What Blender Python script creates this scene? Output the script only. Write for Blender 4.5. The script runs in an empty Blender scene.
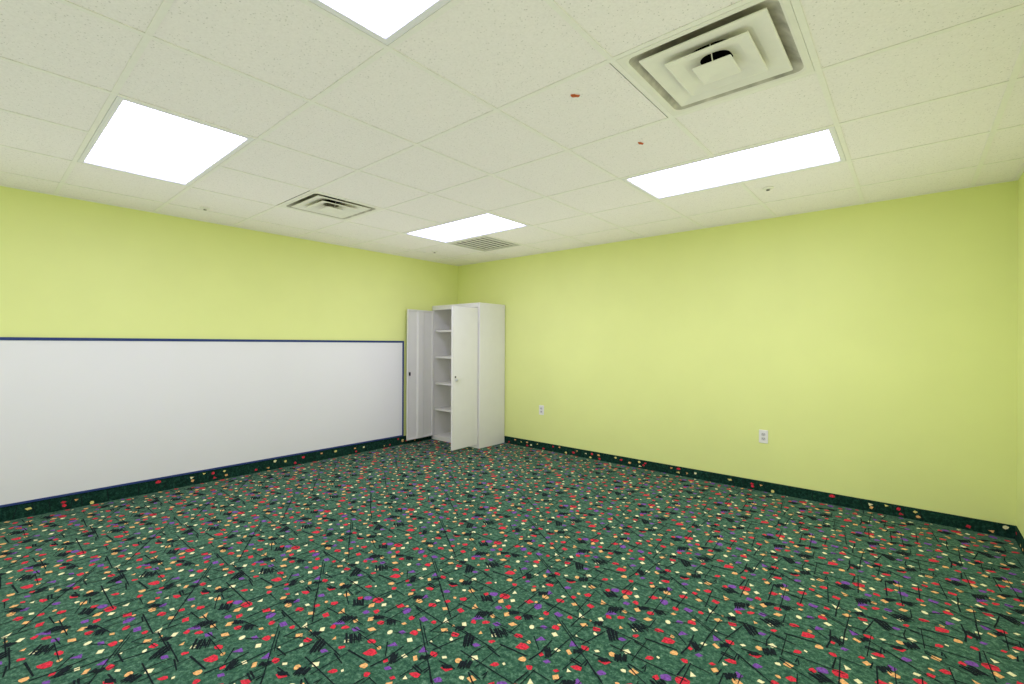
import bpy, bmesh, math, random
from mathutils import Vector, Matrix

sc = bpy.context.scene
C = sc.collection
random.seed(7)

# ------------------------------------------------------------------ camera
EYE = 1.294
YAW, ROLL, FOCAL_PX = 0.8619, 0.0046, 465.8
cam_data = bpy.data.cameras.new('camera')
cam = bpy.data.objects.new('camera', cam_data)
C.objects.link(cam)
cam_data.sensor_fit = 'HORIZONTAL'
cam_data.sensor_width = 36.0
cam_data.lens = 36.0 * FOCAL_PX / 1024.0
cam_data.shift_y = 2.0 / 1024.0
cam_data.clip_start = 0.02
fwd = Vector((-math.cos(YAW), math.sin(YAW), 0))
right = Vector((math.sin(YAW), math.cos(YAW), 0))
up = Vector((0, 0, 1))
r_ = right * math.cos(ROLL) + up * math.sin(ROLL)
u_ = up * math.cos(ROLL) - right * math.sin(ROLL)
cam.matrix_world = Matrix(((r_.x, u_.x, -fwd.x, 0), (r_.y, u_.y, -fwd.y, 0),
                           (r_.z, u_.z, -fwd.z, EYE), (0, 0, 0, 1)))
sc.camera = cam

# ------------------------------------------------------------------ light and exposure
world = bpy.data.worlds.new('world')
sc.world = world
world.use_nodes = True
world.node_tree.nodes['Background'].inputs[0].default_value = (0.8, 0.85, 0.9, 1)
world.node_tree.nodes['Background'].inputs[1].default_value = 0.3
sc.view_settings.view_transform = 'Standard'
sc.view_settings.look = 'None'
sc.view_settings.gamma = 1.0
sc.view_settings.use_curve_mapping = False
sc.view_settings.exposure = 0.0
sc.cycles.max_bounces = 16
sc.cycles.diffuse_bounces = 12
sc.cycles.use_denoising = True
sc.cycles.use_fast_gi = True                       # soft ambient light, fading into corners
sc.cycles.fast_gi_method = 'ADD'
world.light_settings.ao_factor = 0.42
world.light_settings.distance = 1.2
LENS_POWER = 5.1
LENS_COLOR = (1.0, 0.95, 1.62, 1)

# ------------------------------------------------------------------ helpers
def principled(name):
    m = bpy.data.materials.new(name)
    m.use_nodes = True
    nt = m.node_tree
    return m, nt, nt.nodes['Principled BSDF']

def paint(name, col, rough=0.5, spec=0.5, metal=0.0, vary=0.04, scale=40.0, bump=0.0, bscale=300.0, sheen=0.0):
    """A plain surface with a little procedural variation of its colour and relief."""
    m, nt, b = principled(name)
    b.inputs['Roughness'].default_value = rough
    b.inputs['Specular IOR Level'].default_value = spec
    b.inputs['Metallic'].default_value = metal
    if sheen:
        b.inputs['Sheen Weight'].default_value = sheen
        b.inputs['Sheen Roughness'].default_value = 0.6
    tc = nt.nodes.new('ShaderNodeTexCoord')
    nz = nt.nodes.new('ShaderNodeTexNoise')
    nz.inputs['Scale'].default_value = scale
    nz.inputs['Detail'].default_value = 3
    nt.links.new(tc.outputs['Object'], nz.inputs['Vector'])
    rp = nt.nodes.new('ShaderNodeValToRGB')
    rp.color_ramp.elements[0].position = 0.3
    rp.color_ramp.elements[1].position = 0.7
    rp.color_ramp.elements[0].color = (*[c * (1 - vary) for c in col], 1)
    rp.color_ramp.elements[1].color = (*[min(1, c * (1 + vary)) for c in col], 1)
    nt.links.new(nz.outputs['Fac'], rp.inputs[0])
    nt.links.new(rp.outputs[0], b.inputs['Base Color'])
    if bump:
        n2 = nt.nodes.new('ShaderNodeTexNoise')
        n2.inputs['Scale'].default_value = bscale
        nt.links.new(tc.outputs['Object'], n2.inputs['Vector'])
        bp = nt.nodes.new('ShaderNodeBump')
        bp.inputs['Strength'].default_value = bump
        bp.inputs['Distance'].default_value = 0.002
        nt.links.new(n2.outputs['Fac'], bp.inputs['Height'])
        nt.links.new(bp.outputs[0], b.inputs['Normal'])
    return m

def ceiling_tile_material():
    """Mineral fibre board: off white with small dark pin holes and short fissures."""
    m, nt, b = principled('mineral_fibre_tile')
    b.inputs['Roughness'].default_value = 0.95
    b.inputs['Specular IOR Level'].default_value = 0.15
    tc = nt.nodes.new('ShaderNodeTexCoord')
    v = nt.nodes.new('ShaderNodeTexVoronoi'); v.inputs['Scale'].default_value = 95.0
    nz = nt.nodes.new('ShaderNodeTexNoise'); nz.inputs['Scale'].default_value = 110.0; nz.inputs['Detail'].default_value = 4
    for n in (v, nz):
        nt.links.new(tc.outputs['Object'], n.inputs['Vector'])
    wn = nt.nodes.new('ShaderNodeTexWhiteNoise')
    nt.links.new(v.outputs['Position'], wn.inputs['Vector'])
    rad = nt.nodes.new('ShaderNodeMath'); rad.operation = 'MULTIPLY_ADD'
    rad.inputs[1].default_value = 0.34; rad.inputs[2].default_value = -0.06
    nt.links.new(wn.outputs['Value'], rad.inputs[0])
    lt = nt.nodes.new('ShaderNodeMath'); lt.operation = 'LESS_THAN'
    nt.links.new(v.outputs['Distance'], lt.inputs[0]); nt.links.new(rad.outputs[0], lt.inputs[1])
    rp = nt.nodes.new('ShaderNodeValToRGB')
    rp.color_ramp.elements[0].position = 0.33; rp.color_ramp.elements[0].color = (*TILE_LO, 1)
    rp.color_ramp.elements[1].position = 0.6; rp.color_ramp.elements[1].color = (*TILE_HI, 1)
    nt.links.new(nz.outputs['Fac'], rp.inputs[0])
    mx = nt.nodes.new('ShaderNodeMix'); mx.data_type = 'RGBA'
    k = nt.nodes.new('ShaderNodeMath'); k.operation = 'MULTIPLY'; k.inputs[1].default_value = 0.55
    nt.links.new(lt.outputs[0], k.inputs[0])
    nt.links.new(k.outputs[0], mx.inputs[0])
    nt.links.new(rp.outputs[0], mx.inputs[6])
    mx.inputs[7].default_value = (*TILE_PIT, 1)
    nt.links.new(mx.outputs[2], b.inputs['Base Color'])
    return m

def carpet_ground_material(name, dark, mid, light, sheen):
    m, nt, b = principled(name)
    b.inputs['Roughness'].default_value = 1.0
    b.inputs['Specular IOR Level'].default_value = 0.1
    b.inputs['Sheen Weight'].default_value = sheen
    b.inputs['Sheen Roughness'].default_value = 0.5
    b.inputs['Sheen Tint'].default_value = (0.75, 0.85, 0.8, 1)
    tc = nt.nodes.new('ShaderNodeTexCoord')
    a = nt.nodes.new('ShaderNodeTexNoise'); a.inputs['Scale'].default_value = 48.0; a.inputs['Detail'].default_value = 6; a.inputs['Roughness'].default_value = 0.8
    nt.links.new(tc.outputs['Object'], a.inputs['Vector'])
    rp = nt.nodes.new('ShaderNodeValToRGB')
    e = rp.color_ramp.elements
    e[0].position = 0.40; e[0].color = (*dark, 1)
    e[1].position = 0.52; e[1].color = (*mid, 1)
    n = e.new(0.64); n.color = (*light, 1)
    nt.links.new(a.outputs['Fac'], rp.inputs[0])
    nt.links.new(rp.outputs[0], b.inputs['Base Color'])
    bp = nt.nodes.new('ShaderNodeBump'); bp.inputs['Strength'].default_value = 0.5; bp.inputs['Distance'].default_value = 0.004
    nt.links.new(a.outputs['Fac'], bp.inputs['Height'])
    nt.links.new(bp.outputs[0], b.inputs['Normal'])
    return m

def lens_material():
    """Acrylic troffer lens lit by the tubes above it."""
    m = bpy.data.materials.new('lit_acrylic_lens')
    m.use_nodes = True
    nt = m.node_tree
    nt.nodes.clear()
    out = nt.nodes.new('ShaderNodeOutputMaterial')
    em = nt.nodes.new('ShaderNodeEmission')
    em.inputs['Color'].default_value = LENS_COLOR
    em.inputs['Strength'].default_value = LENS_POWER
    nt.links.new(em.outputs[0], out.inputs[0])
    return m

class MB:
    """Collects shapes into ONE mesh; every face remembers a material slot."""
    def __init__(self):
        self.v, self.f, self.m = [], [], []
    def face(self, pts, mi=0):
        n = len(self.v)
        self.v += [tuple(p) for p in pts]
        self.f.append(tuple(range(n, n + len(pts)))); self.m.append(mi)
    def box(self, lo, hi, mi=0):
        x0, y0, z0 = lo; x1, y1, z1 = hi
        n = len(self.v)
        self.v += [(x0, y0, z0), (x1, y0, z0), (x1, y1, z0), (x0, y1, z0), (x0, y0, z1), (x1, y0, z1), (x1, y1, z1), (x0, y1, z1)]
        for q in ((0, 3, 2, 1), (4, 5, 6, 7), (0, 1, 5, 4), (1, 2, 6, 5), (2, 3, 7, 6), (3, 0, 4, 7)):
            self.f.append(tuple(n + i for i in q)); self.m.append(mi)
    def loops(self, rings, mi=0, close=True, cap0=False, cap1=False):
        """Skin a list of equal-length vertex rings."""
        n = len(self.v); k = len(rings[0])
        for r in rings: self.v += [tuple(p) for p in r]
        for i in range(len(rings) - 1):
            for j in range(k if close else k - 1):
                a = n + i * k + j; b_ = n + i * k + (j + 1) % k
                self.f.append((a, b_, b_ + k, a + k)); self.m.append(mi)
        if cap0: self.f.append(tuple(n + j for j in range(k))[::-1]); self.m.append(mi)
        if cap1: self.f.append(tuple(n + (len(rings) - 1) * k + j for j in range(k))); self.m.append(mi)
    def cyl(self, a, b_, r, seg=20, mi=0, r2=None):
        a, b_ = Vector(a), Vector(b_); d = (b_ - a).normalized()
        s = d.orthogonal().normalized(); t = d.cross(s)
        ring = lambda c, rr: [c + (s * math.cos(k * 2 * math.pi / seg) + t * math.sin(k * 2 * math.pi / seg)) * rr for k in range(seg)]
        self.loops([ring(a, r), ring(b_, r if r2 is None else r2)], mi, True, True, True)
    def build(self, name, mats, parent=None, bevel=0.0, smooth=False, fix=True):
        me = bpy.data.meshes.new(name)
        me.from_pydata(self.v, [], self.f)
        for mm in (mats if isinstance(mats, (list, tuple)) else [mats]): me.materials.append(mm)
        me.polygons.foreach_set('material_index', self.m)
        if fix:
            bm = bmesh.new(); bm.from_mesh(me)
            bmesh.ops.recalc_face_normals(bm, faces=bm.faces)
            bm.to_mesh(me); bm.free()
        if smooth: me.polygons.foreach_set('use_smooth', [True] * len(me.polygons))
        me.update()
        o = bpy.data.objects.new(name, me); C.objects.link(o)
        if parent: o.parent = parent
        if bevel:
            md = o.modifiers.new('bevel', 'BEVEL'); md.width = bevel; md.segments = 2; md.limit_method = 'ANGLE'
            md.harden_normals = False
        return o

def empty(name, loc, rz=0.0):
    o = bpy.data.objects.new(name, None); C.objects.link(o)
    o.empty_display_size = 0.1
    o.location = loc; o.rotation_euler = (0, 0, rz)
    return o

def tag(o, label, cat, group=None):
    o['label'] = label; o['category'] = cat
    if group: o['group'] = group
    return o

def structure(o, label, cat):
    o['kind'] = 'structure'; o['label'] = label; o['category'] = cat
    return o

def copy_tree(o, parent=None):
    c = o.copy(); C.objects.link(c)
    if parent: c.parent = parent
    for ch in list(o.children): copy_tree(ch, c)
    return c

def square_ring(hx, hy, z, r, seg=5):
    """A rounded rectangle of half sizes hx, hy at height z."""
    pts = []
    for cx, cy, a0 in ((1, 1, 0), (-1, 1, 90), (-1, -1, 180), (1, -1, 270)):
        for k in range(seg + 1):
            a = math.radians(a0 + 90.0 * k / seg)
            pts.append((cx * (hx - r) + r * math.cos(a), cy * (hy - r) + r * math.sin(a), z))
    return pts

# ------------------------------------------------------------------ measures (metres)
XL, XR, YB, YF = -4.959, 0.540, 4.586, -3.40      # left, right, back and front walls
H = 2.413                                          # ceiling
T = 0.6096                                         # two foot ceiling module
GX, GY = -3.9485, 0.4226                           # a crossing of the ceiling grid

# ------------------------------------------------------------------ materials
WALL_GREEN = (0.715, 0.768, 0.298)
TILE_LO, TILE_HI, TILE_PIT = (0.83, 0.795, 0.77), (0.88, 0.845, 0.82), (0.42, 0.41, 0.37)
M = {}
M['wall'] = paint('lime_green_wall_paint', WALL_GREEN, 0.55, 0.35, vary=0.015, scale=3.0, bump=0.12, bscale=420)
M['tile'] = ceiling_tile_material()
M['tee'] = paint('white_grid_enamel', (0.84, 0.83, 0.77), 0.5, 0.4, vary=0.02)
M['tee_edge'] = paint('grey_grid_edge', (0.72, 0.71, 0.65), 0.9, 0.1, vary=0.15)  # bar sides a darker grey than their undersides, drawing the joint lines
M['plenum'] = paint('near_black_slab', (0.06, 0.06, 0.055), 0.95, 0.1, vary=0.2)  # near-black fill for the added slab above the tiles
M['ground'] = carpet_ground_material('green_carpet_pile', (0.010, 0.048, 0.029), (0.032, 0.106, 0.060), (0.115, 0.225, 0.142), 0.10)
M['base_ground'] = carpet_ground_material('shaded_green_carpet_base', (0.004, 0.020, 0.014), (0.008, 0.036, 0.025), (0.02, 0.07, 0.05), 0.0)  # carpet green darkened, as the upright strip catches less light than the floor
M['R'] = paint('red_carpet_yarn', (0.56, 0.032, 0.052), 1.0, 0.1, vary=0.45, scale=110)
M['C'] = paint('cream_carpet_yarn', (0.78, 0.74, 0.42), 1.0, 0.1, vary=0.12, scale=160)
M['O'] = paint('orange_carpet_yarn', (0.74, 0.40, 0.15), 1.0, 0.1, vary=0.32, scale=110)
M['P'] = paint('purple_carpet_yarn', (0.17, 0.066, 0.30), 1.0, 0.1, vary=0.4, scale=110)
M['K'] = paint('black_carpet_yarn', (0.010, 0.016, 0.018), 1.0, 0.1, vary=0.45, scale=110)
M['Y'] = paint('yellow_carpet_yarn', (0.72, 0.62, 0.20), 1.0, 0.1, vary=0.32, scale=110)
M['board'] = paint('white_board_laminate', (0.74, 0.735, 0.745), 0.35, 0.4, vary=0.006, scale=2.0)
M['blue'] = paint('navy_blue_frame_trim', (0.020, 0.042, 0.165), 0.4, 0.4, vary=0.08)
M['cab'] = paint('light_grey_cabinet_enamel', (0.70, 0.69, 0.665), 0.42, 0.45, vary=0.015, scale=8.0)
M['lock'] = paint('dark_lock_steel', (0.035, 0.035, 0.035), 0.4, 0.5, metal=0.5, vary=0.1)
M['chrome'] = paint('satin_chrome', (0.70, 0.70, 0.68), 0.35, 0.5, metal=0.4, vary=0.05)
M['vent'] = paint('off_white_vent_enamel', (0.80, 0.79, 0.72), 0.45, 0.4, vary=0.03, scale=12.0)
M['dust'] = paint('dusty_vent_back_pan', (0.50, 0.48, 0.40), 0.85, 0.1, vary=0.3, scale=14.0)
M['duct'] = paint('black_duct_liner', (0.008, 0.008, 0.008), 0.95, 0.05, vary=0.2)
M['troffer'] = paint('white_troffer_enamel', (0.78, 0.78, 0.80), 0.4, 0.4, vary=0.015)
M['lens'] = lens_material()
M['plastic'] = paint('white_outlet_plastic', (0.76, 0.75, 0.72), 0.4, 0.45, vary=0.01)
M['plastic_grey'] = paint('pale_grey_receptacle_plastic', (0.56, 0.55, 0.53), 0.45, 0.4, vary=0.02)
M['slot'] = paint('black_outlet_slot', (0.02, 0.02, 0.02), 0.7, 0.2, vary=0.1)
M['scrap'] = paint('orange_red_putty', (0.50, 0.12, 0.045), 0.8, 0.2, vary=0.35, scale=120)
M['grille'] = paint('grey_grille_enamel', (0.62, 0.61, 0.56), 0.5, 0.4, vary=0.03)

# carpet repeat, millimetres from the repeat origin
CARPET_FLECKS = {
 'R': [[(-29,757),(-19,744),(-21,733),(-51,727),(-57,742),(-56,754),(-45,759)], [(152,717),(158,701),(152,696),(132,694),(124,700),(117,713),(139,722)], [(-335,422),(-328,403),(-344,391),(-355,390),(-364,401),(-368,414),(-354,418)], [(-179,489),(-182,479),(-185,467),(-200,467),(-204,472),(-201,482),(-190,493)], [(-234,225),(-224,253),(-189,251),(-201,223)], [(192,596),(199,577),(187,570),(171,567),(153,571),(162,585),(169,593)], [(-69,393),(-69,382),(-75,371),(-96,364),(-95,377),(-95,387),(-83,396)], [(327,500),(330,485),(317,479),(304,470),(285,487),(290,497),(311,508)], [(-101,122),(-102,116),(-107,100),(-126,99),(-128,110),(-127,124),(-116,127)], [(-57,193),(-54,173),(-63,168),(-71,162),(-91,173),(-83,187),(-75,198)], [(-25,93),(-22,119),(12,110),(6,85)], [(-345,537),(-336,524),(-341,519),(-357,514),(-365,525),(-369,540),(-357,541)], [(-292,576),(-294,563),(-306,547),(-314,545),(-323,555),(-318,572),(-306,576)], [(-25,858),(-20,854),(-25,842),(-43,841),(-45,846),(-47,860),(-35,865)], [(326,368),(336,353),(330,340),(313,342),(304,354),(306,368),(320,370)], [(-5,295),(-2,289),(-10,276),(-23,277),(-30,286),(-26,297),(-19,308)], [(93,356),(97,329),(86,319),(56,314),(42,331),(44,351),(67,362)], [(157,289),(164,271),(160,261),(144,266),(133,268),(136,293),(148,291)], [(-200,693),(-200,684),(-205,677),(-218,674),(-232,677),(-231,697),(-212,706)], [(-113,596),(-108,587),(-125,572),(-135,570),(-147,574),(-147,591),(-129,600)], [(-43,556),(-45,533),(-69,518),(-90,515),(-90,533),(-91,555),(-72,563)], [(174,368),(185,399),(218,393),(204,363)], [(41,470),(48,452),(38,445),(32,446),(17,456),(22,467),(36,472)], [(9,547),(11,567),(33,557),(28,539)], [(113,506),(120,523),(137,520),(129,503)]],
 'C': [[(-30,696),(-19,714),(5,701),(-7,683)], [(65,745),(74,754),(59,759)], [(-281,272),(-269,286),(-256,279),(-268,265)], [(-326,376),(-325,368),(-331,363),(-340,367),(-345,375),(-345,383),(-335,381)], [(-388,486),(-378,503),(-355,485),(-365,468)], [(-226,512),(-215,528),(-199,516),(-211,500)], [(-190,352),(-175,373),(-154,358),(-169,338)], [(161,533),(175,547),(152,553)], [(-120,245),(-117,236),(-126,232),(-136,233),(-141,240),(-136,248),(-126,252)], [(44,612),(46,629),(70,626),(65,610)], [(286,525),(290,542),(312,540),(305,523)], [(-454,427),(-437,448),(-477,467)], [(84,380),(101,398),(74,412)], [(112,332),(124,350),(142,334),(130,317)], [(-113,678),(-111,665),(-120,659),(-132,665),(-137,677),(-134,687),(-123,688)], [(-64,404),(-63,415),(-50,409),(-52,399)]],
 'O': [[(-32,774),(-30,767),(-37,762),(-45,764),(-49,770),(-45,775),(-38,777)], [(28,840),(46,862),(66,851),(48,829)], [(-395,447),(-395,441),(-399,437),(-405,440),(-409,445),(-408,451),(-401,451)], [(-271,477),(-259,491),(-280,501)], [(-196,306),(-196,293),(-207,284),(-219,289),(-226,299),(-222,311),(-208,313)], [(85,641),(91,656),(117,640),(110,625)], [(250,476),(250,461),(239,454),(221,455),(210,471),(213,485),(232,485)], [(-104,164),(-102,155),(-109,151),(-118,154),(-124,161),(-119,167),(-112,169)], [(362,506),(380,529),(401,517),(383,495)], [(24,146),(44,170),(4,190)], [(131,163),(134,182),(157,175),(152,156)], [(-113,252),(-108,277),(-77,271),(-85,246)], [(66,290),(79,312),(104,291),(90,269)], [(165,223),(178,244),(200,224),(187,204)], [(-222,621),(-212,646),(-184,644),(-197,618)], [(-58,584),(-57,574),(-64,571),(-73,573),(-77,583),(-74,591),(-66,590)], [(232,403),(231,396),(226,392),(219,394),(216,402),(219,409),(226,408)], [(-141,748),(-135,764),(-117,761),(-125,745)], [(-4,485),(-3,471),(-17,464),(-31,464),(-33,477),(-28,492),(-13,493)], [(129,481),(143,501),(160,485),(145,465)]],
 'P': [[(-98,701),(-94,722),(-65,720),(-72,700)], [(82,671),(109,699),(66,711)], [(-244,407),(-235,429),(-208,428),(-219,405)], [(283,631),(283,622),(269,604),(262,606),(250,610),(253,628),(259,636)], [(83,80),(129,126),(82,131)], [(350,375),(353,402),(392,396),(385,369)], [(-278,575),(-271,601),(-240,596),(-250,570)], [(28,333),(35,312),(28,302),(1,296),(-10,315),(2,330),(13,337)], [(132,251),(130,241),(126,227),(103,227),(100,238),(104,254),(113,255)], [(-53,606),(-18,641),(-51,648)], [(272,383),(275,374),(269,351),(245,357),(231,376),(232,390),(257,401)], [(206,506),(212,533),(240,521),(232,496)], [(51,523),(59,544),(81,541),(70,520)]],
}
CARPET_STROKES = [(247,430,459,423,6.8), (319,363,314,523,5.9), (8,797,3,876,6.8), (7,-22,12,60,6.8), (-47,802,22,758,5.1), (22,758,77,727,5.1), (275,585,324,556,5.1), (324,556,381,525,5.1), (-58,137,30,146,6.8), (-107,265,-51,239,5.1), (-51,239,-4,220,5.1), (21,804,85,851,4.2), (-370,403,-328,412,4.2), (-332,451,-195,448,6.8), (-195,448,-147,445,6.8), (116,724,133,797,6.8), (-323,349,-310,418,6.8), (66,744,139,747,7.6), (-271,586,-203,596,5.9), (184,602,184,646,5.1), (184,646,222,620,7.6), (222,620,257,595,7.6), (-191,337,-199,379,5.9), (-199,379,-194,433,5.9), (-177,439,-97,427,7.6), (-268,247,-186,257,7.6), (131,615,178,611,9.3), (-131,290,-68,281,6.8), (-129,278,-80,251,7.6), (-77,301,-75,332,5.9), (-63,292,-71,322,5.1), (42,357,45,437,7.6), (56,454,135,451,5.1), (-151,488,-18,503,9.3), (6,493,13,563,8.5), (13,563,2,655,8.5), (-73,626,-1,567,5.9), (47,544,43,605,5.9), (196,612,193,640,7.6), (133,603,188,597,8.5), (158,457,163,503,6.8), (190,296,176,487,6.8), (-200,542,-172,576,5.1), (-172,576,-177,658,5.1), (199,271,307,301,6.8), (269,422,315,416,7.6), (-103,94,-3,34,7.6), (10,23,9,77,6.8), (-105,682,-54,726,5.1), (-31,19,-58,223,5.4), (75,230,58,459,5.4), (58,566,53,704,6.3), (252,231,231,523,4.5), (55,632,57,860,4.5), (17,165,194,174,6.3), (-130,315,-140,485,4.5), (291,578,-100,821,5.4), (-247,348,83,347,6.3), (-443,443,-256,440,6.3), (-233,579,-62,580,4.5), (142,536,146,728,4.5), (179,488,197,459,8.8), (182,493,199,465,8.8), (192,491,204,466,6.6), (191,501,206,473,9.5), (199,505,221,473,8.2), (204,505,215,482,7.2), (211,507,223,482,6.0), (210,517,220,493,8.4), (187,475,207,504,7.6), (189,468,219,507,8.6), (-26,261,23,231,9.4), (-18,262,19,243,6.1), (-20,278,34,241,6.5), (-3,267,30,251,8.0), (1,275,40,254,9.0), (9,275,45,257,7.7), (3,292,54,257,8.9), (9,294,60,260,6.3), (13,229,43,267,8.2), (11,244,33,276,6.7), (69,151,85,108,7.5), (74,159,95,110,9.2), (83,164,103,116,7.0), (94,169,103,132,9.0), (92,181,114,131,9.3), (106,181,115,143,8.9), (112,191,134,141,6.7), (123,191,126,159,9.2), (77,126,127,180,9.2), (76,142,103,177,9.5), (-379,451,-367,427,9.4), (-381,457,-370,434,6.5), (-375,457,-368,438,7.3), (-370,461,-365,443,7.6), (-369,463,-353,435,9.4), (-363,469,-352,445,7.6), (-363,473,-351,449,9.4), (-357,474,-345,449,9.5), (-374,449,-365,467,8.0), (-373,435,-353,462,6.1), (-307,432,-262,375,9.2), (-307,441,-250,372,7.3), (-312,451,-255,381,8.3), (-291,441,-248,386,7.4), (-300,456,-246,389,8.2), (-289,449,-256,403,9.3), (-274,446,-244,402,7.5), (-269,446,-235,398,7.8), (-275,408,-257,432,7.2), (-269,390,-253,413,6.2), (-263,542,-204,507,9.0), (-253,540,-195,506,6.0), (-242,547,-188,518,8.4), (-240,556,-182,521,8.7), (-233,564,-175,528,7.6), (-219,560,-182,548,8.6), (-215,574,-163,544,7.0), (-212,580,-165,555,6.5), (-215,515,-183,553,7.3), (-236,519,-199,560,6.9), (245,273,281,247,6.2), (254,272,281,257,7.5), (254,278,287,255,8.5), (260,282,291,261,8.2), (265,280,289,268,6.8), (269,286,291,277,8.8), (276,288,302,274,6.2), (274,294,306,271,8.1), (257,262,284,297,6.6), (269,261,281,282,6.0), (171,251,200,236,8.3), (178,253,199,246,8.1), (177,257,206,241,6.7), (187,256,211,247,9.1), (187,265,214,252,7.9), (191,268,215,258,6.2), (201,267,223,258,7.1), (207,271,228,264,6.3), (188,233,218,270,7.6), (193,240,212,267,6.3), (109,668,122,646,7.8), (114,670,124,649,8.9), (121,670,125,655,7.6), (123,676,128,659,7.1), (127,679,135,660,9.2), (124,688,139,664,8.4), (130,691,142,669,8.6), (134,691,140,673,8.8), (122,656,139,679,7.7), (118,665,130,683,6.9), (-199,305,-182,271,8.7), (-193,309,-171,271,7.9), (-186,310,-172,279,8.6), (-184,317,-170,286,8.9), (-185,323,-159,280,7.9), (-169,320,-160,293,7.2), (-172,330,-153,293,8.7), (-163,330,-146,295,9.5), (-184,289,-166,313,6.2), (-185,280,-156,312,7.3), (3,599,43,556,8.1), (6,605,47,560,7.4), (21,590,49,563,8.6), (17,597,56,555,9.4), (16,601,50,566,7.5), (26,598,58,565,7.6), (30,598,58,570,8.2), (23,608,57,572,8.0), (21,580,34,599,9.3), (27,582,34,597,8.4), (-240,237,-221,233,8.3), (-236,239,-217,234,7.8), (-234,244,-211,236,8.1), (-231,248,-209,241,7.4), (-224,247,-205,243,9.0), (-221,250,-203,246,9.1), (-219,253,-201,249,8.8), (-215,258,-198,254,8.6), (-226,232,-205,258,9.1), (-221,231,-207,251,6.9)]

# ------------------------------------------------------------------ floor carpet
LAT_A, LAT_B, LAT_O = (0.4555, 0.4475), (-0.459, 0.450), (-1.648, 1.455)

def carpet_floor():
    mb = MB()
    mb.face([(XL, YF, 0), (XR, YF, 0), (XR, YB, 0), (XL, YB, 0)], 0)
    x0, x1, y0, y1 = XL + 0.009, XR - 0.009, -0.6, YB - 0.009
    slot = {'R': 1, 'C': 2, 'O': 3, 'P': 4}
    inside = lambda pts: all(x0 < p[0] < x1 and y0 < p[1] < y1 for p in pts)
    for i in range(-16, 17):
        for j in range(-16, 17):
            ox = LAT_O[0] + i * LAT_A[0] + j * LAT_B[0]
            oy = LAT_O[1] + i * LAT_A[1] + j * LAT_B[1]
            if not (x0 - 0.8 < ox < x1 + 0.8 and y0 - 1.2 < oy < y1 + 0.8): continue
            k = 0
            for col in 'PROC':
                for poly in CARPET_FLECKS[col]:
                    k += 1
                    pts = [(ox + x / 1000, oy + y / 1000, 0.0006 + k * 0.000008) for x, y in poly]
                    if inside(pts): mb.face(pts, slot[col])
            for k, (ax, ay, bx_, by_, w) in enumerate(CARPET_STROKES):
                a = Vector((ax, ay, 0)) / 1000; b_ = Vector((bx_, by_, 0)) / 1000
                d = (b_ - a).normalized(); n = Vector((-d.y, d.x, 0)) * (w / 2000)
                z = Vector((ox, oy, 0.0016 + k * 0.000003))
                pts = [z + a - n - d * 0.002, z + b_ - n * 0.7 + d * 0.002, z + b_ + n * 0.7 + d * 0.002, z + a + n - d * 0.002]
                if inside(pts): mb.face(pts, 5)
    o = mb.build('floor', [M['ground'], M['R'], M['C'], M['O'], M['P'], M['K']], fix=False)
    # every fleck faces upward
    bm = bmesh.new(); bm.from_mesh(o.data)
    for f in bm.faces:
        f.normal_update()
        if f.normal.z < 0: f.normal_flip()
    bm.to_mesh(o.data); bm.free()
    structure(o, 'green carpet floor scattered with red, cream, orange and purple flecks and black strokes', 'floor')

carpet_floor()

# ------------------------------------------------------------------ walls
def wall(name, lo, hi, label):
    mb = MB(); mb.box(lo, hi)
    return structure(mb.build(name, M['wall']), label, 'wall')

WT = 0.12
wall('wall_left', (XL - WT, YF - WT, 0), (XL, YB + WT, H + 0.35), 'lime green wall behind the whiteboard')
wall('wall_back', (XL, YB, 0), (XR, YB + WT, H + 0.35), 'wide lime green wall with two outlets beside the cabinet')
wall('wall_right', (XR, YF - WT, 0), (XR + WT, YB + WT, H + 0.35), 'sliver of lime green wall at the right edge')
wall('wall_front', (XL, YF - WT, 0), (XR, YF, H + 0.35), 'lime green wall behind the viewer')

def baseboard(name, a, b_, n, h, label):
    """A strip of carpet bound onto the foot of a wall from a to b_, facing n."""
    a, b_, n = Vector(a), Vector(b_), Vector(n)
    d = (b_ - a); L = d.length; d.normalize(); t = 0.008
    mb = MB()
    prof = [(0, 0), (t, 0), (t, h - 0.004), (t - 0.003, h), (0, h)]
    ring = lambda p: [p + n * q[0] + Vector((0, 0, q[1])) for q in prof]
    mb.loops([ring(a), ring(b_)], 0, True, True, True)
    rnd = random.Random(11)
    cols = [1, 3, 4, 1, 3, 2, 4, 1]
    s = 0.03; k = 0
    while s < L - 0.04:
        for zz in (rnd.uniform(0.016, h * 0.45), rnd.uniform(h * 0.55, h - 0.018)):
            if rnd.random() < 0.5: continue
            c = a + d * (s + rnd.uniform(-0.012, 0.012)) + n * (t + 0.0006) + Vector((0, 0, zz))
            m_ = cols[k % len(cols)]; k += 1
            w, hh = rnd.uniform(0.013, 0.023), rnd.uniform(0.009, 0.014)
            nn = rnd.choice((3, 4, 6)); a0 = rnd.uniform(0, 6.28)
            mb.face([c + d * w * math.cos(a0 + q * 6.283 / nn) * (1.25 if q == 0 else 0.9) + Vector((0, 0, hh * math.sin(a0 + q * 6.283 / nn))) for q in range(nn)], m_)
        if rnd.random() < 0.4:
            p = a + d * (s + 0.03) + n * (t + 0.0003) + Vector((0, 0, 0.008)); q = p + d * rnd.uniform(-0.03, 0.03) + Vector((0, 0, h - 0.02))
            mb.face([p, p + d * 0.005, q + d * 0.005, q], 5)
        s += rnd.uniform(0.06, 0.115)
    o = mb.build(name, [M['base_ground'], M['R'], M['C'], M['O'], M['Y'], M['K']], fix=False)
    structure(o, label, 'baseboard')
    return o

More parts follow.
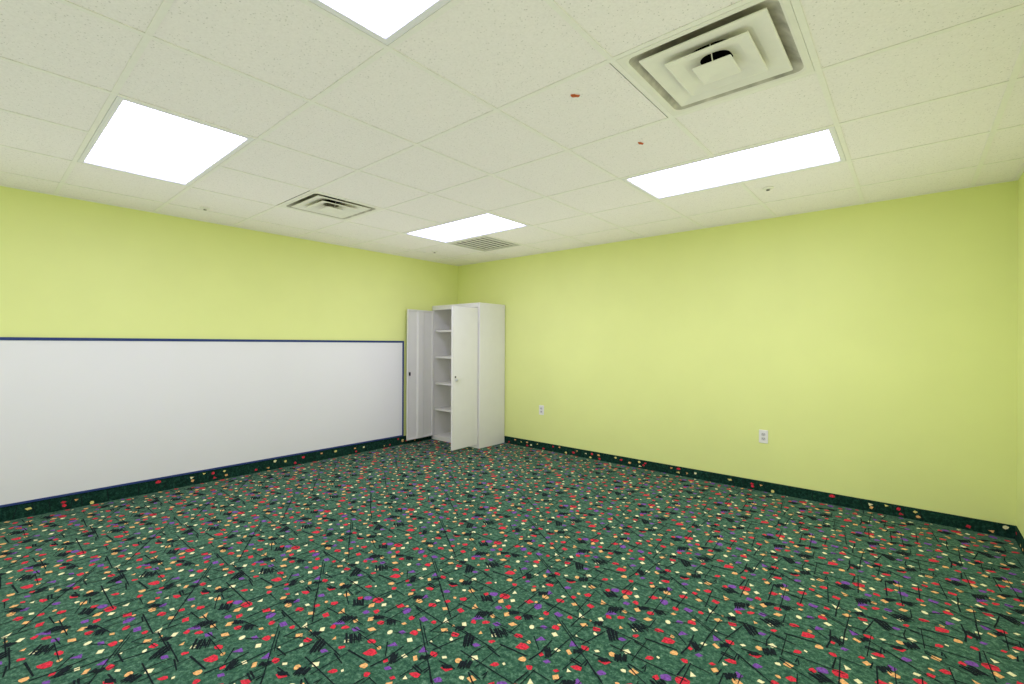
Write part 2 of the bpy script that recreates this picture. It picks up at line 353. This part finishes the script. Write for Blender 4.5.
baseboard('baseboard_left', (XL, YF + 0.008, 0), (XL, YB, 0), (1, 0, 0), 0.104, 'dark green flecked carpet base under the whiteboard')
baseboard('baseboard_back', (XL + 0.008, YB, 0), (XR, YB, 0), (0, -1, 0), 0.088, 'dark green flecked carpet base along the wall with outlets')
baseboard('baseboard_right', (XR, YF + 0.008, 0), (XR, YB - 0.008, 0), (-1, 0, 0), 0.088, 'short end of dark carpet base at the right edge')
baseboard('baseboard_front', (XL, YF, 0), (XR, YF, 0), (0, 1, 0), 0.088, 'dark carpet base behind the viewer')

# ------------------------------------------------------------------ ceiling
LIGHTS = [(0, 0), (4, 0), (0, 4), (4, 4), (0, -4), (4, -4)]           # cells, two modules in x, one in y; last pair added unseen for extra light
VENTS = [(5, 2), (0, 2)]
GRILLES = [(0, 5)]
taken = set(VENTS + GRILLES)
for i, j in LIGHTS: taken |= {(i, j), (i + 1, j)}
light_mid = {(i, j) for i, j in LIGHTS}

def ceiling():
    mb = MB()
    # tiles that sit askew leave a slit along one edge: cell -> (x0, x1, y0, y1) pulled in
    slit = {(4, 2): (0, .016, 0, 0), (5, 3): (0, 0, .0155, 0), (6, 3): (0, 0, .015, 0), (0, 1): (0, 0, 0, .0145), (-1, 2): (0, .0145, 0, 0), (6, 1): (.0145, 0, 0, 0)}
    for i in range(-3, 9):
        for j in range(-7, 8):
            if (i, j) in taken: continue
            x0, x1 = max(XL, GX + i * T), min(XR, GX + (i + 1) * T)
            y0, y1 = max(YF, GY + j * T), min(YB, GY + (j + 1) * T)
            if x1 - x0 < 0.02 or y1 - y0 < 0.02: continue
            s = slit.get((i, j), (0, 0, 0, 0))
            e = 0.002
            mb.box((x0 + e + s[0], y0 + e + s[2], H + 0.0015), (x1 - e - s[1], y1 - e - s[3], H + 0.017), 0)
    o = structure(mb.build('ceiling', M['tile']), 'suspended ceiling of speckled off white square tiles', 'ceiling')
    g = MB()
    w, t = 0.0115, 0.0028
    def bar(lo, hi):
        n = len(g.f); g.box(lo, hi, 1)
        g.m[n] = 0; g.m[n + 1] = 0
    for i in range(-2, 9):
        x = GX + i * T
        if not XL + 0.03 < x < XR - 0.03: continue
        # a bar under a light fitting would cross it: leave the middle of each fitting clear
        y = YF
        stops = sorted((GY + b * T, GY + (b + 1) * T) for a, b in LIGHTS if a + 1 == i)
        for s0, s1 in stops + [(YB, YB)]:
            if s0 > y: bar((x - w, y, H - t + 0.0015), (x + w, s0 + (w if s0 < YB else 0), H + 0.0015))
            y = s1 - w
    for j in range(-7, 8):
        y = GY + j * T
        if not YF + 0.03 < y < YB - 0.03: continue
        xs = [XL] + [GX + i * T for i in range(-2, 9) if XL + 0.03 < GX + i * T < XR - 0.03] + [XR]
        for a, b_ in zip(xs, xs[1:]):
            bar((a + w if a > XL else a, y - w, H - t + 0.0018), (b_ - w if b_ < XR else b_, y + w, H + 0.0014))
    g.build('tee_grid', [M['tee'], M['tee_edge']], o)
    tr = MB()
    for lo, hi in (((XL, YF, H - 0.003), (XL + 0.02, YB, H)), ((XR - 0.02, YF, H - 0.003), (XR, YB, H)),
                   ((XL + 0.02, YB - 0.02, H - 0.003), (XR - 0.02, YB, H)), ((XL + 0.02, YF, H - 0.003), (XR - 0.02, YF + 0.02, H))):
        tr.box(lo, hi)
    structure(tr.build('trim_1', M['tee']), 'thin white wall angle around the edge of the ceiling', 'trim')
    sl = MB(); sl.box((XL - WT, YF - WT, H + 0.35), (XR + WT, YB + WT, H + 0.45))  # slab added to stop light leaking in above the tiles
    structure(sl.build('leak_stop_slab', M['plenum']), 'dark slab added above the suspended ceiling against light leaks', 'slab')

ceiling()

# ------------------------------------------------------------------ ceiling lights
def make_light():
    root = empty('ceiling_light', (0, 0, 0))
    hx, hy, r = T - 0.013, T / 2 - 0.013, 0.002
    mb = MB()
    mb.loops([square_ring(hx, hy, 0.006, r, 2), square_ring(hx, hy, -0.001, r, 2), square_ring(hx - 0.012, hy - 0.012, -0.003, r, 2),
              square_ring(hx - 0.026, hy - 0.026, -0.001, r, 2), square_ring(hx - 0.031, hy - 0.031, 0.009, r, 2)])
    mb.build('frame', M['troffer'], root, fix=False)
    ln = MB(); ln.box((-hx + 0.0295, -hy + 0.0295, 0.007), (hx - 0.0295, hy - 0.0295, 0.010))
    ln.build('lens', M['lens'], root)
    hs = MB()
    hs.loops([square_ring(hx, hy, 0.006, r, 2), square_ring(hx, hy, 0.06, 0.02, 2), square_ring(hx - 0.12, hy - 0.08, 0.12, 0.02, 2)], cap1=True)
    hs.build('housing', M['troffer'], root, fix=False)
    return root

LIGHT_LABELS = {(0, 0): 'lit ceiling light panel above the whiteboard',
                (4, 0): 'lit ceiling light panel cut off by the top of the photo',
                (0, 4): 'small looking far lit ceiling light panel near the cabinet corner',
                (4, 4): 'lit ceiling light panel beyond the large square vent',
                (0, -4): 'added ceiling light panel, unseen behind the viewer on the whiteboard side',
                (4, -4): 'added ceiling light panel, unseen behind the viewer on the right side'}
proto = make_light()
for n, (i, j) in enumerate(LIGHTS):
    o = proto if n == 0 else copy_tree(proto)
    o.location = (GX + (i + 1) * T, GY + (j + 0.5) * T, H)
    tag(o, LIGHT_LABELS[(i, j)], 'ceiling light', 'rectangular light panels in the ceiling')

# ------------------------------------------------------------------ square air diffusers
def make_vent():
    root = empty('air_vent', (0, 0, 0))
    o_ = T / 2 - 0.0125
    fr = MB()   # flange and the edge of the neck
    fr.loops([square_ring(o_, o_, 0.004, 0.002), square_ring(o_, o_, -0.002, 0.002), square_ring(0.272, 0.272, -0.002, 0.03), square_ring(0.264, 0.264, 0.002, 0.035)])
    fr.build('frame', M['vent'], root, fix=False)
    bp = MB()   # dusty pan rising to the round duct
    circ = lambda r, z: [(r * math.cos(a), r * math.sin(a), z) for a in [math.radians(q * 360 / 24 + 7.5) for q in range(24)]]
    bp.loops([square_ring(0.264, 0.264, 0.002, 0.035), square_ring(0.245, 0.245, 0.020, 0.06), square_ring(0.205, 0.205, 0.042, 0.10), square_ring(0.11, 0.11, 0.068, 0.109)])
    bp.build('back_pan', M['dust'], root, fix=False, smooth=True)
    du = MB()
    du.loops([square_ring(0.11, 0.11, 0.068, 0.109), square_ring(0.108, 0.108, 0.26, 0.107)], cap1=True)
    du.build('duct', M['duct'], root, fix=False)
    for ho, zo, hi, zi in ((0.227, -0.002, 0.100, 0.036), (0.153, -0.010, 0.058, 0.022)):
        mb = MB()
        mb.loops([square_ring(ho, ho, zo + 0.004, 0.004), square_ring(ho, ho, zo, 0.004), square_ring(ho - 0.006, ho - 0.006, zo - 0.0005, 0.004),
                  square_ring((ho + hi) / 2, (ho + hi) / 2, zo + 0.35 * (zi - zo), 0.03), square_ring(hi, hi, zi, hi * 0.75),
                  square_ring(hi + 0.002, hi + 0.002, zi + 0.002, hi * 0.75), square_ring((ho + hi) / 2, (ho + hi) / 2, zo + 0.35 * (zi - zo) + 0.003, 0.03), square_ring(ho, ho, zo + 0.004, 0.004)])
        mb.build('louver', M['vent'], root, fix=False)
    mb = MB()
    mb.loops([square_ring(0.030, 0.030, 0.004, 0.01), square_ring(0.071, 0.071, -0.0165, 0.004), square_ring(0.0735, 0.0735, -0.020, 0.004), square_ring(0.068, 0.068, -0.0215, 0.004), square_ring(0.03, 0.03, -0.018, 0.004)], cap0=True, cap1=True)
    mb.build('center_plate', M['vent'], root, fix=False)
    for s in ((1, 0, 0), (-1, 0, 0), (0, 1, 0), (0, -1, 0)):
        p = Vector(s); st = MB()
        st.loops([[q + Vector((0, 0, dz)) + Vector((-p.y, p.x, 0)) * w for w, dz in ((-0.002, 0), (0.002, 0), (0.002, 0.002), (-0.002, 0.002))]
                  for q in (p * 0.05 + Vector((0, 0, -0.012)), p * 0.075 + Vector((0, 0, 0.032)), p * 0.105 + Vector((0, 0, 0.068)))], 0, True, True, True)
        st.build('bracket', M['vent'], root)
    return root

vp = make_vent()
for n, (i, j) in enumerate(VENTS):
    o = vp if n == 0 else copy_tree(vp)
    o.location = (GX + (i + 0.5) * T, GY + (j + 0.5) * T, H)
    tag(o, ('large looking square ceiling air vent with nested louvers nearest the camera' if n == 0 else
            'far square ceiling air vent with dark gaps, between whiteboard wall and middle of room'), 'air vent', 'square ceiling air vents')

# ------------------------------------------------------------------ return grille
i, j = GRILLES[0]
rg = tag(empty('return_grille', (GX + (i + 0.5) * T, GY + (j + 0.5) * T, H)), 'grey slatted ceiling grille beside the far light panel, near the room corner', 'air grille')
mb = MB(); o_ = T / 2 - 0.0125
mb.loops([square_ring(o_, o_, 0.004, 0.002, 2), square_ring(o_, o_, -0.002, 0.002, 2), square_ring(o_ - 0.028, o_ - 0.028, -0.002, 0.002, 2), square_ring(o_ - 0.030, o_ - 0.030, 0.02, 0.002, 2)])
mb.build('frame', M['grille'], rg, fix=False)
mb = MB(); mb.loops([square_ring(o_ - 0.030, o_ - 0.030, 0.02, 0.002, 2), square_ring(o_ - 0.030, o_ - 0.030, 0.12, 0.002, 2)], cap1=True)
mb.build('duct', M['duct'], rg, fix=False)
ns = 7
for k in range(ns):
    x = -o_ + 0.035 + (2 * o_ - 0.07) * (k + 0.5) / ns
    mb = MB()
    mb.loops([[(x - 0.024, y, 0.0015), (x - 0.024, y, 0.0), (x + 0.022, y, 0.001), (x + 0.022, y, 0.0025)] for y in (-o_ + 0.029, o_ - 0.029)], 0, True, True, True)
    mb.build('slat', M['grille'], rg)

# ------------------------------------------------------------------ sprinkler heads
def make_sprinkler():
    root = empty('sprinkler_head', (0, 0, 0))
    mb = MB(); circ = lambda r, z: [(r * math.cos(q * math.pi / 12), r * math.sin(q * math.pi / 12), z) for q in range(24)]
    mb.loops([circ(0.036, 0.0), circ(0.036, -0.003), circ(0.028, -0.008), circ(0.016, -0.010), circ(0.013, -0.006)], cap0=True, cap1=True)
    mb.build('escutcheon', M['vent'], root, fix=False, smooth=False)
    mb = MB(); mb.cyl((0, 0, -0.009), (0, 0, -0.015), 0.009, 14)
    mb.build('body', M['grille'], root)
    mb = MB(); mb.cyl((0, 0, -0.015), (0, 0, -0.017), 0.012, 16)
    mb.build('deflector', M['lock'], root)
    return root

sp = make_sprinkler()
for n, (x, y, lab) in enumerate(((-0.779, 3.700, 'small round sprinkler head beyond the long light panel on the right'),
                                 (-4.463, 1.275, 'small sprinkler head near the ceiling edge above the whiteboard'),
                                 (-4.400, 3.680, 'tiny sprinkler head near the ceiling corner above the cabinet'))):
    o = sp if n == 0 else copy_tree(sp)
    o.location = (x, y, H)
    tag(o, lab, 'sprinkler', 'ceiling sprinkler heads')

# ------------------------------------------------------------------ orange-red scraps stuck to the ceiling
def scrap(x, y, rz, size, label, seed):
    rnd = random.Random(seed)
    out = [(-1.0, 0.10), (-0.75, 0.55), (-0.30, 0.62), (0.05, 0.35), (0.40, 0.22), (0.95, 0.38), (1.0, 0.0), (0.55, -0.12), (0.10, -0.30), (-0.10, -0.80), (-0.40, -0.50), (-0.85, -0.35)]
    out = [(a * size * rnd.uniform(0.9, 1.1), b_ * size * 0.62 * rnd.uniform(0.85, 1.15)) for a, b_ in out]
    mb = MB()
    mb.loops([[(a, b_, 0.001) for a, b_ in out], [(a, b_, -0.003) for a, b_ in out], [(a * 0.7, b_ * 0.7, -0.008) for a, b_ in out]], 0, True, True, True)
    o = mb.build('ceiling_scrap', M['scrap'])
    o.location = (x, y, H + 0.001); o.rotation_euler = (0, 0, rz)
    tag(o, label, 'scrap', 'orange-red scraps on the ceiling')

scrap(-1.152, 1.770, math.radians(40.6), 0.021, 'orange-red scrap stuck to the ceiling, left of the large vent', 1)
scrap(-1.144, 2.425, math.radians(62), 0.018, 'orange-red scrap stuck to the ceiling, just before the long right light panel', 2)

# ------------------------------------------------------------------ whiteboard
wb = tag(empty('whiteboard', (XL, 1.81, 0.105)), 'long blank whiteboard with navy blue edging on the left wall', 'whiteboard')
bl, bh = 3.656, 1.222
mb = MB(); mb.box((0.0005, -bl / 2 + 0.01, 0.008), (0.009, bl / 2 - 0.01, bh - 0.01)); mb.build('panel', M['board'], wb)
fw, ft = 0.023, 0.014
for lo, hi in (((0.0005, -bl / 2, bh - fw), (ft, bl / 2, bh)), ((0.0005, -bl / 2, 0.0), (ft, bl / 2, 0.017)),
               ((0.0005, bl / 2 - fw, 0.017), (ft, bl / 2, bh - fw)), ((0.0005, -bl / 2, 0.017), (ft, -bl / 2 + fw, bh - fw))):
    mb = MB(); mb.box(lo, hi); mb.build('frame_rail', M['blue'], wb, bevel=0.002)

# ------------------------------------------------------------------ storage cabinet
CX0, CX1, CY0, CY1, CH = -4.947, -4.045, 4.100, 4.574, 1.806
cab = tag(empty('storage_cabinet', ((CX0 + CX1) / 2, (CY0 + CY1) / 2, 0)), 'tall light grey metal storage cabinet with both doors open in the corner', 'cabinet')
cw, cd = (CX1 - CX0) / 2, (CY1 - CY0) / 2
th = 0.018
mb = MB()
mb.box((-cw, -cd, 0), (-cw + th, cd, CH)); mb.box((cw - th, -cd, 0), (cw, cd, CH))
mb.box((-cw + th, cd - th, 0), (cw - th, cd, CH)); mb.box((-cw + th, -cd, CH - th), (cw - th, cd - th, CH))
mb.box((-cw + th, -cd, CH - 0.060), (cw - th, -cd + th, CH - th))          # header
mb.box((-cw + th, -cd, 0.0), (-cw + 0.034, -cd + th, CH - 0.060)); mb.box((cw - 0.034, -cd, 0.0), (cw - th, -cd + th, CH - 0.060))  # stiles
mb.build('body', M['cab'], cab, bevel=0.003)
mb = MB(); mb.box((-cw + 0.0345, -cd, 0.0), (cw - 0.0345, -cd + th, 0.056)); mb.box((-cw + th + 0.0005, -cd + th, 0.040), (cw - th - 0.0005, cd - th - 0.0005, 0.058))
mb.build('base', M['cab'], cab, bevel=0.002)
for z in (1.478, 1.123, 0.767, 0.415):
    mb = MB(); mb.box((-cw + th + 0.001, -cd + 0.045, z - 0.028), (cw - th - 0.001, -cd + 0.060, z)); mb.box((-cw + th + 0.001, -cd + 0.060, z - 0.008), (cw - th - 0.001, cd - th - 0.001, z))
    mb.build('shelf', M['cab'], cab, bevel=0.0015)

def door(hinge_x, s, dz, label, turn):
    """Door standing open at right angles to the front; its inner side faces s along x."""
    w, z0, z1, t = 0.440, 0.054, 1.734, 0.022
    mb = MB()
    mb.box(*sorted_box((0, -w, z0), (s * 0.003, 0, z1)))
    for lo, hi in (((s * 0.003, -w, z0), (s * t, -w + 0.016, z1)), ((s * 0.003, -0.016, z0), (s * t, 0, z1)),
                   ((s * 0.003, -w + 0.016, z0), (s * t, -0.016, z0 + 0.016)), ((s * 0.003, -w + 0.016, z1 - 0.016), (s * t, -0.016, z1))):
        mb.box(*sorted_box(lo, hi))
    d = mb.build('door', M['cab'], cab, bevel=0.002)
    d.location = (hinge_x - cab.location.x, -cd - 0.011, 0)
    d.rotation_euler = (0, 0, turn)
    d['label'] = label
    mb = MB(); a, b_ = -w * 0.63, -w * 0.34
    mb.loops([[(s * 0.003, a, z), (s * 0.019, a + 0.02, z), (s * 0.019, b_ - 0.02, z), (s * 0.003, b_, z)] for z in (z0 + 0.017, z1 - 0.017)], 0, True, True, True)
    mb.build('stiffener', M['cab'], d)
    for z in (z0 + 0.14, (z0 + z1) / 2, z1 - 0.14):
        mb = MB(); mb.cyl((-s * 0.004, 0.003, z - 0.035), (-s * 0.004, 0.003, z + 0.035), 0.006, 12)
        mb.build('hinge', M['cab'], d)
    return d

def sorted_box(lo, hi):
    return tuple(min(a, b_) for a, b_ in zip(lo, hi)), tuple(max(a, b_) for a, b_ in zip(lo, hi))

rd = door(CX1 - 0.018, -1, 0, 'right door, its outer face with the handle turned to the camera', math.radians(3.4))
ld = door(CX0 + 0.020, 1, 0, 'left door, its inner face turned to the camera', math.radians(2.6))
# handle with key lock on the outer face of the right door
mb = MB()
mb.cyl((0.0, -0.372, 0.872), (0.006, -0.372, 0.872), 0.024, 24)
mb.cyl((0.006, -0.372, 0.872), (0.026, -0.372, 0.872), 0.010, 16)
mb.loops([[(x, -0.386, 0.872 - q), (x, -0.386, 0.872 + q), (x, -0.328, 0.872 + q * 0.75), (x, -0.324, 0.872 - q * 0.6)] for x, q in ((0.026, 0.012), (0.036, 0.010))], 0, True, True, True)
hd = mb.build('handle', M['chrome'], rd, bevel=0.002)
hd['label'] = 'chrome handle'
mb = MB(); mb.cyl((0.0, -0.392, 0.905), (0.004, -0.392, 0.905), 0.011, 16)
mb.build('lock', M['lock'], rd)
# latch slot on the inner face of the left door
mb = MB(); mb.box((0.003, -0.404, 0.880), (0.0235, -0.392, 0.925))
lt = mb.build('latch', M['lock'], ld)
lt['label'] = 'dark latch'

# ------------------------------------------------------------------ wall outlets
def make_outlet():
    root = empty('wall_outlet', (0, 0, 0))
    mb = MB()
    def ring(hx, hz, y): return [(p[0], y, p[1]) for p in square_ring(hx, hz, 0, 0.005, 3)]
    mb.loops([ring(0.036, 0.0585, -0.0002), ring(0.036, 0.0585, -0.004), ring(0.033, 0.0555, -0.0065)], 0, True, True, True)
    mb.build('cover_plate', M['plastic'], root)
    for z in (0.0195, -0.0195):
        mb = MB()
        def oval(y, k): return [(0.0172 * k * math.cos(a), y, z + max(-0.0125, min(0.0125, 0.0172 * k * math.sin(a)))) for a in [q * math.pi / 14 for q in range(28)]]
        mb.loops([oval(-0.006, 1), oval(-0.0085, 1), oval(-0.009, 0.94)], 0, True, True, True)
        r = mb.build('receptacle', M['plastic_grey'], root)
        mb = MB()
        for x in (-0.0063, 0.0063): mb.box((x - 0.0013, -0.0094, z - 0.001), (x + 0.0013, -0.0088, z + 0.007))
        mb.cyl((0, -0.0088, z - 0.0065), (0, -0.0094, z - 0.0065), 0.0025, 10)
        mb.build('slot', M['slot'], r)
    mb = MB(); mb.cyl((0, -0.0064, 0), (0, -0.0078, 0), 0.0035, 12)
    mb.build('screw', M['chrome'], root)
    return root

op = make_outlet()
for n, (x, z, lab) in enumerate(((-0.992, 0.485, 'white duplex wall outlet in the open middle of the wide green wall'),
                                 (-3.449, 0.484, 'white duplex wall outlet on the green wall close to the cabinet'))):
    o = op if n == 0 else copy_tree(op)
    o.location = (x, YB, z)
    tag(o, lab, 'outlet', 'wall outlets')
